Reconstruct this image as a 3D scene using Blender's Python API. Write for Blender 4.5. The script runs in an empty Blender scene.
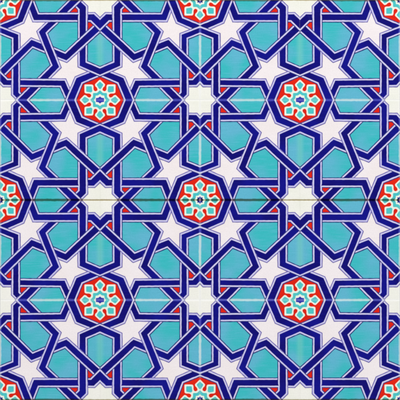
import bpy, bmesh, math, random
from mathutils import Vector, noise

S = 0.002                      # one drawing unit in metres: a tile is 100 units = 20 cm
C = bpy.context.scene.collection
scene = bpy.context.scene
random.seed(4)

# ------------------------------------------------------------------ materials
def lin(c):
    return tuple(((v/255)/12.92 if v/255 <= .04045 else ((v/255+.055)/1.055)**2.4) for v in c) + (1,)

def glaze(name, col, alt=None, light=0.0, warm=False, rough=.2, mott=.5, joint_tint=(.46,.33,.23), rim=(232, 242, 236), sw=1.0):
    m = bpy.data.materials.new(name); m.use_nodes = True
    nt = m.node_tree; N = nt.nodes; L = nt.links
    b = N['Principled BSDF']
    b.inputs['Roughness'].default_value = rough
    b.inputs['Specular IOR Level'].default_value = .45
    b.inputs['Coat Weight'].default_value = .35
    b.inputs['Coat Roughness'].default_value = .08
    geo = N.new('ShaderNodeNewGeometry')
    def nz(scale, detail=3):
        n = N.new('ShaderNodeTexNoise'); n.inputs['Scale'].default_value = scale; n.inputs['Detail'].default_value = detail
        L.new(geo.outputs['Position'], n.inputs['Vector']); return n.outputs['Fac']
    def math_(op, a, b_=None, clamp=False):
        n = N.new('ShaderNodeMath'); n.operation = op; n.use_clamp = clamp
        for i, v in enumerate((a, b_)):
            if v is None: continue
            if isinstance(v, (int, float)): n.inputs[i].default_value = v
            else: L.new(v, n.inputs[i])
        return n.outputs[0]
    def ramp(v, a, b_, lo=0, hi=1):
        n = N.new('ShaderNodeMapRange'); n.interpolation_type = 'SMOOTHSTEP'
        n.inputs['From Min'].default_value = a; n.inputs['From Max'].default_value = b_
        n.inputs['To Min'].default_value = lo; n.inputs['To Max'].default_value = hi
        L.new(v, n.inputs['Value']); return n.outputs['Result']
    def mix(f, a, b_, mode='MIX'):
        n = N.new('ShaderNodeMix'); n.data_type = 'RGBA'; n.blend_type = mode
        for s, v in ((n.inputs['Factor'], f), (n.inputs['A'], a), (n.inputs['B'], b_)):
            if isinstance(v, (int, float, tuple)): s.default_value = v
            else: L.new(v, s)
        return n.outputs['Result']
    base = mix(ramp(nz(18, 1.5), .36, .66, 0, mott), lin(col), lin(alt or col))
    # brush streaks: the pigment lies thinner along the stroke
    sc = N.new('ShaderNodeMapping'); sc.inputs['Scale'].default_value = (30, 30, 420); L.new(geo.outputs['Position'], sc.inputs['Vector'])
    st = N.new('ShaderNodeTexNoise'); st.inputs['Scale'].default_value = 1; L.new(sc.outputs[0], st.inputs['Vector'])
    base = mix(ramp(st.outputs['Fac'], .45, .75, 0, mott*.35), base, lin(tuple(min(255, int(v+14)) for v in (alt or col))))
    # small pinholes, brush streaks and bleeding of the pigment
    base = mix(ramp(nz(420, 4), .30, .75, 0, .18), base, lin(tuple(int(v*.80) for v in col)))
    uv = N.new('ShaderNodeUVMap'); uv.uv_map = 'tile'
    sp = N.new('ShaderNodeSeparateXYZ'); L.new(uv.outputs['UV'], sp.inputs[0])
    U, V = sp.outputs[0], sp.outputs[1]
    j = math_('MULTIPLY', math_('SUBTRACT', nz(130, 3), .5), .012)     # ragged edge
    # colour mixed towards the rim tone along the two pale rims
    pale = lin(rim)
    rim_mix = math_('MAXIMUM', ramp(math_('ADD', U, j), .006, .016, .62, 0),
                 ramp(math_('ADD', math_('SUBTRACT', 1, V), j), .005, .016, .55, 0))
    base = mix(math_('MULTIPLY', rim_mix, light), base, pale)
    if warm: base = mix(ramp(math_('SUBTRACT', 1, U), 0, .055, .5, 0), base, lin((120, 206, 192)))
    # brown tint multiplied into the colour, darker towards one rim
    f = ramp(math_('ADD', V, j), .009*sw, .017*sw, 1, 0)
    base = mix(f, base, joint_tint + (1,), 'MULTIPLY')
    L.new(base, b.inputs['Base Color'])
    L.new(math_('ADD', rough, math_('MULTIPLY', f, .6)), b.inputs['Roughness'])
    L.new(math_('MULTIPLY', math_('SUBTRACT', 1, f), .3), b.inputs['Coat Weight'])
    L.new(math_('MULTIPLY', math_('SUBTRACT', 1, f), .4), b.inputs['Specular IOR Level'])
    bp = N.new('ShaderNodeBump'); bp.inputs['Strength'].default_value = .12; bp.inputs['Distance'].default_value = .0006
    L.new(nz(90, 3), bp.inputs['Height']); L.new(bp.outputs[0], b.inputs['Normal'])
    L.new(bp.outputs[0], b.inputs['Coat Normal'])
    return m

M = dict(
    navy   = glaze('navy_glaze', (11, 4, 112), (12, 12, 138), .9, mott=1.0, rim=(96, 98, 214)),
    line   = glaze('lavender_glaze', (214, 209, 241), (190, 185, 238), .6, joint_tint=(.5,.38,.32)),
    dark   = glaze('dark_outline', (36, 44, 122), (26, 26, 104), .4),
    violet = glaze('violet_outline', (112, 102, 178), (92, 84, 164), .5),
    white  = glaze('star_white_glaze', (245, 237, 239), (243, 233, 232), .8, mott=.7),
    cream  = glaze('cream_glaze', (245, 243, 236), (238, 239, 226), .8, mott=.7, joint_tint=(.64,.56,.38), sw=.62, rim=(250,250,250)),
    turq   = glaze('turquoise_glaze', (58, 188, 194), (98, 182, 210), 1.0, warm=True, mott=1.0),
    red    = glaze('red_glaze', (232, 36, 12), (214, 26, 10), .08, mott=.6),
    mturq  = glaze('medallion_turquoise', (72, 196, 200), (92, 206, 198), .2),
    mwhite = glaze('medallion_white', (240, 245, 232), (230, 241, 226), .5, joint_tint=(.62,.64,.42), sw=.6),
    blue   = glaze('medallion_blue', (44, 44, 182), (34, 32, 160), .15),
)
def plain(name, col, col2, rough, scale):
    m = bpy.data.materials.new(name); m.use_nodes = True
    nt = m.node_tree; b = nt.nodes['Principled BSDF']; b.inputs['Roughness'].default_value = rough
    n = nt.nodes.new('ShaderNodeTexNoise'); n.inputs['Scale'].default_value = scale; n.inputs['Detail'].default_value = 5
    g = nt.nodes.new('ShaderNodeNewGeometry'); nt.links.new(g.outputs['Position'], n.inputs['Vector'])
    x = nt.nodes.new('ShaderNodeMix'); x.data_type = 'RGBA'; x.inputs['A'].default_value = lin(col); x.inputs['B'].default_value = lin(col2)
    nt.links.new(n.outputs['Fac'], x.inputs['Factor']); nt.links.new(x.outputs['Result'], b.inputs['Base Color'])
    bp = nt.nodes.new('ShaderNodeBump'); bp.inputs['Strength'].default_value = .4; bp.inputs['Distance'].default_value = .0005
    nt.links.new(n.outputs['Fac'], bp.inputs['Height']); nt.links.new(bp.outputs[0], b.inputs['Normal'])
    return m
M['body'] = plain('fired_clay', (214, 206, 190), (196, 186, 168), .7, 200)
M['grout'] = plain('grout', (150, 140, 116), (112, 104, 84), .9, 300)

# ------------------------------------------------------------------ drawing of one tile, x right, y down, 0..100
# every strap: its two pale edge lines, and pieces (test axis, from, to, level)
R180 = lambda P: [(100-x, 100-y) for x, y in P]
STRAPS = [
 # octagon ring round the medallions
 dict(a=[(24.2,-.6),(17.2,17.7),(-.6,24.9)], b=[(32.4,-.6),(23.1,22.3),(-.6,32.6)], lv=[('x',-9,109,2)]),
 dict(a=[(100.6,75.1),(82.1,83.0),(74.8,100.6)], b=[(100.6,67.4),(76.0,77.6),(66.0,100.6)], lv=[('x',-9,109,2)]),
 # horizontal strap along the top, bending down at the right
 dict(a=[(32.9,-.6),(38.5,13.7),(94.3,13.6),(101,20.0)], b=[(25.2,-.6),(33.4,20.9),(90.8,21.0),(101,31.0)],
      lv=[('x',-9,45,1),('x',45,78,2),('x',78,91,1),('x',91,109,3)]),
 # horizontal strap along the bottom
 dict(a=[(66.9,100.6),(60.5,86.4),(3.4,85.7),(-1,81.0)], b=[(74.0,100.6),(65.2,79.9),(7.4,79.4),(-1,70.8)],
      lv=[('x',55,109,1),('x',22,55,2),('x',9,22,1),('x',-9,9,3)]),
 # vertical strap at the left
 dict(a=[(-.6,33.0),(12.7,38.4),(12.5,94.6),(18.5,100.6)], b=[(-.6,26.7),(19.1,34.2),(19.2,92.4),(27.4,100.6)],
      lv=[('y',-9,44,3),('y',44,109,2)]),
 # vertical strap at the right
 dict(a=[(100.6,68.0),(86.3,61.9),(86.7,6.6),(79.4,-.6)], b=[(100.6,75.8),(79.0,66.2),(78.9,9.6),(68.7,-.6)],
      lv=[('y',56,109,3),('y',-9,56,2)]),
 # slanting straps with an apex in the star notch
 dict(a=[(-1,69.7),(31.4,39.0),(50,46.4)], b=[(-1,80.6),(32.6,47.0),(50,54.2)], lv=[('x',-9,8,2),('x',8,24,3),('x',24,109,2)]),
 dict(a=[(101,30.2),(66.7,61.3),(50,54.6)], b=[(101,19.4),(65.2,53.0),(50,46.6)], lv=[('x',92,109,2),('x',76,92,3),('x',-9,76,2)]),
 # the long zigzag through the middle
 dict(a=[(70.6,-.6),(38.0,31.6),(51.7,65.4),(15.9,100.6)], b=[(81.6,-.6),(46.4,33.0),(60.0,67.2),(27.0,100.6)],
      lv=[('y',-9,8.5,3),('y',8.5,25.5,1),('y',25.5,74.5,3),('y',74.5,91.5,1),('y',91.5,109,3)]),
]
STAR = [(29.3,6),(35.6,17.5),(54,17.6),(42.2,32.3),(48,47),(31.8,43),(16,56),(15.9,36.3),(7,30.3),(20.1,20.1)]
CORNER = [(80,0),(82.6,3),(82.6,17.3),(92.5,17.3),(100,24.8),(100,0)]
FIELDS = []
for rot in (0, 1):
    f = (lambda P: R180(P)) if rot else (lambda P: P)
    FIELDS += [('star', 'white', f(STAR)), ('corner_star_quarter', 'cream', f(CORNER)),
      ('turquoise_hexagon', 'turq', f([(58.4,17.3),(82.6,17.3),(82.6,41.4),(66,57),(52.2,52.4),(42.2,32.3)])),
      ('turquoise_panel', 'turq', f([(29.3,0),(29.8,3),(35.8,17.3),(58.4,17.3),(75.6,0)])),
      ('turquoise_panel', 'turq', f([(82.6,41.4),(100,25),(100,71.6),(82.6,64)])),
      ('red_gusset', 'red', f([(58.4,17.3),(75.6,0),(80,0),(82.6,3),(82.6,17.3)])),
      ('red_gusset', 'red', f([(82.6,17.3),(92.5,17.3),(100,24.8),(82.6,41.4)]))]
WHITES = [STAR, R180(STAR), CORNER, R180(CORNER)]
def inside(p, poly):
    x, y = p; c = False
    for i in range(len(poly)):
        (x1, y1), (x2, y2) = poly[i], poly[i-1]
        if (y1 > y) != (y2 > y) and x < (x2-x1)*(y-y1)/(y2-y1)+x1: c = not c
    return c
X0, X1, Y0, Y1 = .03, 99.985, .16, 99.985          # rims of the tile

# ------------------------------------------------------------------ mesh helpers
def drop(x, y):                                   # the glaze rolls over at the rim
    d = min(x-X0, X1-x, y-Y0, Y1-y); t = max(0, 1-d/1.5)
    return -.22*t*t
def finish(bm, name, mats, mirror, roll=True):
    """clip to the tile, roll the rim, write the tile coordinates as UV, mirror and stand the tile up"""
    def cut(co, no, clear=True):
        bmesh.ops.bisect_plane(bm, geom=bm.verts[:]+bm.edges[:]+bm.faces[:], plane_co=co, plane_no=no, clear_outer=clear, dist=1e-5)
    cut((X0,0,0), (-1,0,0)); cut((X1,0,0), (1,0,0)); cut((0,Y0,0), (0,-1,0)); cut((0,Y1,0), (0,1,0))
    if roll:
        for d in (.35, .8, 1.5):
            cut((X0+d,0,0), (1,0,0), False); cut((X1-d,0,0), (1,0,0), False)
            cut((0,Y0+d,0), (0,1,0), False); cut((0,Y1-d,0), (0,1,0), False)
    if not bm.faces: bm.free(); return None
    uv = bm.loops.layers.uv.new('tile')
    for f in bm.faces:
        for l in f.loops: l[uv].uv = (l.vert.co.x/100, l.vert.co.y/100)
    mx, my = mirror
    for v in bm.verts:
        x, y, z = v.co
        if roll: z += drop(x, y)
        x -= 50; y -= 50
        v.co = (x*mx*S, -z*S, -y*my*S)            # the wall stands in XZ and faces -Y
    bmesh.ops.recalc_face_normals(bm, faces=bm.faces[:])
    # open thin shells: make sure the glazed side faces the viewer
    for f in bm.faces:
        f.normal_update()
        if f.normal.y > .3 and roll: f.normal_flip()
    me = bpy.data.meshes.new(name); bm.to_mesh(me); bm.free()
    for m in mats: me.materials.append(M[m])
    return me
def prism(bm, pts, z0, z1, mat=0, wob=0.0, rnd=0):
    P = []
    n = len(pts)
    for i in range(n):                            # rounded corners
        a, b, c = Vector(pts[i-1]), Vector(pts[i]), Vector(pts[(i+1) % n])
        if rnd:
            r = min(rnd, (a-b).length*.45, (c-b).length*.45)
            p, q = b+(a-b).normalized()*r, b+(c-b).normalized()*r
            for t in (0, .33, .67, 1): P.append((1-t)*(1-t)*p + 2*t*(1-t)*b + t*t*q)
        else: P.append(b)
    if wob: P = [p + Vector((noise.noise((p.x*.5,p.y*.5,1)), noise.noise((p.x*.5,p.y*.5,7))))*wob for p in P]
    top = [bm.verts.new((p.x, p.y, z1)) for p in P]; low = [bm.verts.new((p.x, p.y, z0)) for p in P]
    f = bm.faces.new(top); f.material_index = mat
    for i in range(len(P)):
        k = (i+1) % len(P); g = bm.faces.new((top[i], low[i], low[k], top[k])); g.material_index = mat
def off(P, Q, d):
    """shift polyline P away from Q by d, mitred"""
    out = []
    for i in range(len(P)):
        p = Vector(P[i]); ns = []
        for k in (i-1, i):
            if 0 <= k < len(P)-1:
                t = (Vector(P[k+1])-Vector(P[k])).normalized(); nn = Vector((-t.y, t.x))
                mid = (Vector(Q[k])+Vector(Q[k+1]))/2-(Vector(P[k])+Vector(P[k+1]))/2
                if nn.dot(mid) > 0: nn = -nn
                ns.append(nn)
        b = sum(ns, Vector((0,0))).normalized(); out.append(p + b*(d/max(.5, b.dot(ns[0]))))
    return out
LINE, OUT = .70, .80                              # half the pale line, width of the dark outline
def strap_bm(st):
    a, b = st['a'], st['b']
    cols = [off(a,b,LINE+OUT), off(a,b,LINE), off(a,b,-LINE), off(b,a,-LINE), off(b,a,LINE), off(b,a,LINE+OUT)]
    rows = []
    for k in range(len(a)-1):
        n = max(2, int((Vector(a[k+1])-Vector(a[k])).length/.9))
        for i in range(n + (k == len(a)-2)):
            t = i/n; row = [c[k].lerp(c[k+1], t) for c in cols]
            for q, sgn in ((0,0),(1,1),(2,2),(3,3),(4,4),(5,5)):
                p = row[q]
                row[q] = p + Vector((noise.noise((p.x*.35,p.y*.35,sgn*3.1)), noise.noise((p.x*.35,p.y*.35,9+sgn*3.1))))*.17
            rows.append(row)
    # rounded outside of the bends comes from the wobble and the short rows
    def level(p):                                 # the strap dips under and climbs over its neighbours
        q = sorted((lo, hi, lv, ax) for ax, lo, hi, lv in st['lv']); u = p.x if q[0][3] == 'x' else p.y
        z = q[0][2]
        for k in range(1, len(q)):
            t = min(1, max(0, (u-q[k][0]+1.3)/2.6)); z += (q[k][2]-q[k-1][2])*t*t*(3-2*t)
        return z
    bm = bmesh.new(); prof = (-.05, 0, .02, .02, 0, -.05)
    grid = [[bm.verts.new((p.x, p.y, .06+.10*level((r[2]+r[3])/2)+prof[i])) for i, p in enumerate(r)] for r in rows]
    for r in range(len(grid)-1):
        for c in range(5):
            f = bm.faces.new((grid[r][c], grid[r][c+1], grid[r+1][c+1], grid[r+1][c]))
            if c in (1, 3): f.material_index = 1
            elif c == 2: f.material_index = 0
            else:
                s_ = 0 if c == 0 else 5; i_ = 1 if c == 0 else 4
                o = (rows[r][s_]+rows[r+1][s_])/2; o = o + (o-(rows[r][i_]+rows[r+1][i_])/2)*.8
                f.material_index = 3 if any(inside(o, w) for w in WHITES) else 2
        for c in (0, 5):
            p, q = rows[r][c], rows[r+1][c]
            v = [bm.verts.new((p.x, p.y, 0)), bm.verts.new((q.x, q.y, 0))]
            f = bm.faces.new((grid[r][c], grid[r+1][c], v[1], v[0])); f.material_index = 2
    return bm

# ------------------------------------------------------------------ medallion quarters
def kite(cx, cy, ang, rin, rmid, rout, hw, neck=0):
    """a petal pointing outwards at angle ang"""
    ca, sa = math.cos(ang), math.sin(ang)
    P = [(rout,0),(rmid,hw),(rin,neck or .01),(rin,-(neck or .01)),(rmid,-hw)]
    return [(cx+r*ca-t*sa, cy+r*sa+t*ca) for r, t in P]
def nstar(cx, cy, r1, r2, n=8, a0=0):
    return [(cx+(r1 if i % 2 == 0 else r2)*math.cos(a0+i*math.pi/n), cy+(r1 if i % 2 == 0 else r2)*math.sin(a0+i*math.pi/n)) for i in range(2*n)]
def medallion(corner):
    """list of (name, materials, bmesh) : the red field first, then its sub-parts"""
    cx, cy = corner; sx = 1 if cx == 0 else -1; out = []
    q0 = 0 if sx == 1 else math.pi
    bm = bmesh.new()
    oct_ = [(cx, cy), (cx+sx*28, cy), (cx+sx*20, cy+sx*20), (cx, cy+sx*28.6)]
    prism(bm, oct_, -.3, .02)
    for k in (.25, .75):                          # red drops between the petals, each with a neck to the border
        a = q0+k*math.pi/2; ca, sa = math.cos(a), math.sin(a)
        P = [(9.7,0),(9.9,1.2),(11.0,1.9),(12.6,1.85),(14.0,1.25),(15.6,.6),(17.0,1.0),(18.4,2.4),(18.4,-2.4),(17.0,-1.0),(15.6,-.6),(14.0,-1.25),(12.6,-1.85),(11.0,-1.9),(9.9,-1.2)]
        prism(bm, [(cx+r*ca-t*sa, cy+r*sa+t*ca) for r, t in P], 0, .24, 0, rnd=.5)
    out.append(('medallion', ['red'], bm))
    for k in (0, 1, 2):
        a = q0+k*math.pi/4
        bm = bmesh.new()
        d = k == 1
        prism(bm, kite(cx,cy,a, 8.4, 15.9 if d else 15.4, 22.0 if d else 20.6, 5.9 if d else 5.3, 1.5), 0, .14, 0, rnd=1.1)
        prism(bm, kite(cx,cy,a, 11.5 if d else 11.0, 15.6 if d else 15.3, 19.5 if d else 18.5, 3.9 if d else 3.5, .8), .14, .2, 1, rnd=.8)
        out.append(('petal', ['mwhite','mturq'], bm))
    bm = bmesh.new()
    prism(bm, nstar(cx,cy,14.9,14.9,8,math.pi/8+q0), 0, .12, 0)
    prism(bm, nstar(cx,cy,9.9,7.6,8,q0), .16, .21, 1, rnd=.9)
    if sx == 1:
        prism(bm, nstar(cx,cy,5.9,4.6,8,q0), .2, .25, 0, rnd=.8)
        prism(bm, nstar(cx,cy,3.9,2.6,8,q0), .25, .3, 2, rnd=.5)
        prism(bm, nstar(cx,cy,1.5,1.0,8,q0), .3, .34, 3, rnd=.2)
    else:
        prism(bm, nstar(cx,cy,6.2,4.9,8,q0), .2, .25, 0, rnd=.8)
        prism(bm, [(cx+x,cy+y) for x,y in ((-4.1,-1.9),(-1.6,-2.2),(0,-3.6),(1.6,-2.2),(4.1,-1.9),(4.1,1.9),(1.6,2.2),(0,3.6),(-1.6,2.2),(-4.1,1.9))], .25, .3, 2, rnd=.5)
    out.append(('centre_flower', ['mwhite','mturq','blue' if sx == -1 else 'navy','line'], bm))
    return out

# ------------------------------------------------------------------ the four mirror images of the tile
def variant(mirror):
    parts = []                                    # (name, mesh, [sub-parts])
    bm = bmesh.new()                              # clay body with eased edges
    prism(bm, [(X0,Y0),(X1,Y0),(X1,Y1),(X0,Y1)], -4.2, -.9)
    bm.faces.new([bm.verts.new((x, y, -4.2)) for x, y in ((X0,Y0),(X0,Y1),(X1,Y1),(X1,Y0))])
    parts.append(('tile_body', finish(bm, 'tile_body', ['body'], mirror, False), []))
    for name, mat, P in FIELDS:
        bm = bmesh.new(); prism(bm, P, -.4, 0)
        parts.append((name, finish(bm, name, [mat], mirror), []))
    for st in STRAPS:
        parts.append(('strap', finish(strap_bm(st), 'strap', ['navy','line','dark','violet'], mirror), []))
    for cor in ((0,0),(100,100)):
        ms = [(n, finish(bm, n, mats, mirror)) for n, mats, bm in medallion(cor)]
        parts.append((ms[0][0], ms[0][1], ms[1:]))
    return parts

def build(name, parts, loc):
    root = bpy.data.objects.new(name, None); C.objects.link(root); root.location = loc
    root.empty_display_size = .02
    for n, me, subs in parts:
        o = bpy.data.objects.new(n, me); C.objects.link(o); o.parent = root
        for sn, sm in subs:
            s = bpy.data.objects.new(sn, sm); C.objects.link(s); s.parent = o
    return root
def dup(root, loc):
    r = root.copy(); C.objects.link(r); r.location = loc
    for ch in root.children:
        c = ch.copy(); C.objects.link(c); c.parent = r
        for g in ch.children:
            d = g.copy(); C.objects.link(d); d.parent = c
    return r
rows_ = ['top', 'second', 'third', 'bottom']
cols_ = ['leftmost', 'second from the left', 'second from the right', 'rightmost']
protos = {}
for j in range(4):
    for i in range(4):
        mir = (1 if i % 2 == 0 else -1, 1 if j % 2 == 0 else -1)
        loc = ((i*100+50-200)*S, 0, -(j*100+50-200)*S)
        if mir in protos: t = dup(protos[mir], loc)
        else: t = protos[mir] = build('glazed_tile', variant(mir), loc)
        t['label'] = 'glazed navy and turquoise star tile, %s in the %s row' % (cols_[i], rows_[j])
        t['category'] = 'tile'; t['group'] = 'patterned tiles set edge to edge on the wall'

# ------------------------------------------------------------------ wall and grout bed behind the tiles
def box(name, x0, x1, y0, y1, z0, z1, mat):
    bm = bmesh.new()
    bmesh.ops.create_cube(bm, size=1)
    for v in bm.verts: v.co = ((x0+x1)/2+v.co.x*(x1-x0), (y0+y1)/2+v.co.y*(y1-y0), (z0+z1)/2+v.co.z*(z1-z0))
    me = bpy.data.meshes.new(name); bm.to_mesh(me); bm.free(); me.materials.append(M[mat])
    o = bpy.data.objects.new(name, me); C.objects.link(o); o['kind'] = 'structure'; return o
box('wall', -.415, .415, .004*S, 0.06, -.415, .415, 'grout').location = (0, 4.3*S, 0)
box('grout', -.3996, .3996, 1.1*S, 4.1*S, -.3994, .3994, 'grout')

# ------------------------------------------------------------------ camera and light
cam = bpy.data.cameras.new('camera'); co = bpy.data.objects.new('camera', cam); C.objects.link(co)
D = 2.4; co.location = (0, -D, 0); co.rotation_euler = (math.radians(90), 0, 0)
cam.sensor_width = 36; cam.lens = 36*D/(400*S*1.0); cam.clip_end = 50; cam.clip_start = .05
scene.camera = co
def area(name, loc, size, power, col):
    l = bpy.data.lights.new(name, 'AREA'); l.shape = 'SQUARE'; l.size = size; l.energy = power; l.color = col
    o = bpy.data.objects.new(name, l); C.objects.link(o); o.location = loc
    o.rotation_euler = (Vector((0,0,0))-Vector(loc)).to_track_quat('-Z', 'Y').to_euler()
area('softbox', (-2.2, -3.2, 3.2), 1.8, 176, (1, .985, .96))
area('softbox', (2.8, -3.0, 2.0), 1.8, 102, (.97, .985, 1))
area('softbox', (0.3, -3.2, -3.4), 1.8, 75, (1, 1, 1))
w = bpy.data.worlds.new('World'); scene.world = w; w.use_nodes = True
w.node_tree.nodes['Background'].inputs[0].default_value = (.9, .95, 1, 1)
w.node_tree.nodes['Background'].inputs[1].default_value = .10
scene.view_settings.view_transform = 'Standard'; scene.view_settings.look = 'None'
scene.cycles.pixel_filter_type = 'BLACKMAN_HARRIS'; scene.cycles.filter_width = 2.4
scene.view_settings.exposure = 0; scene.view_settings.gamma = 1
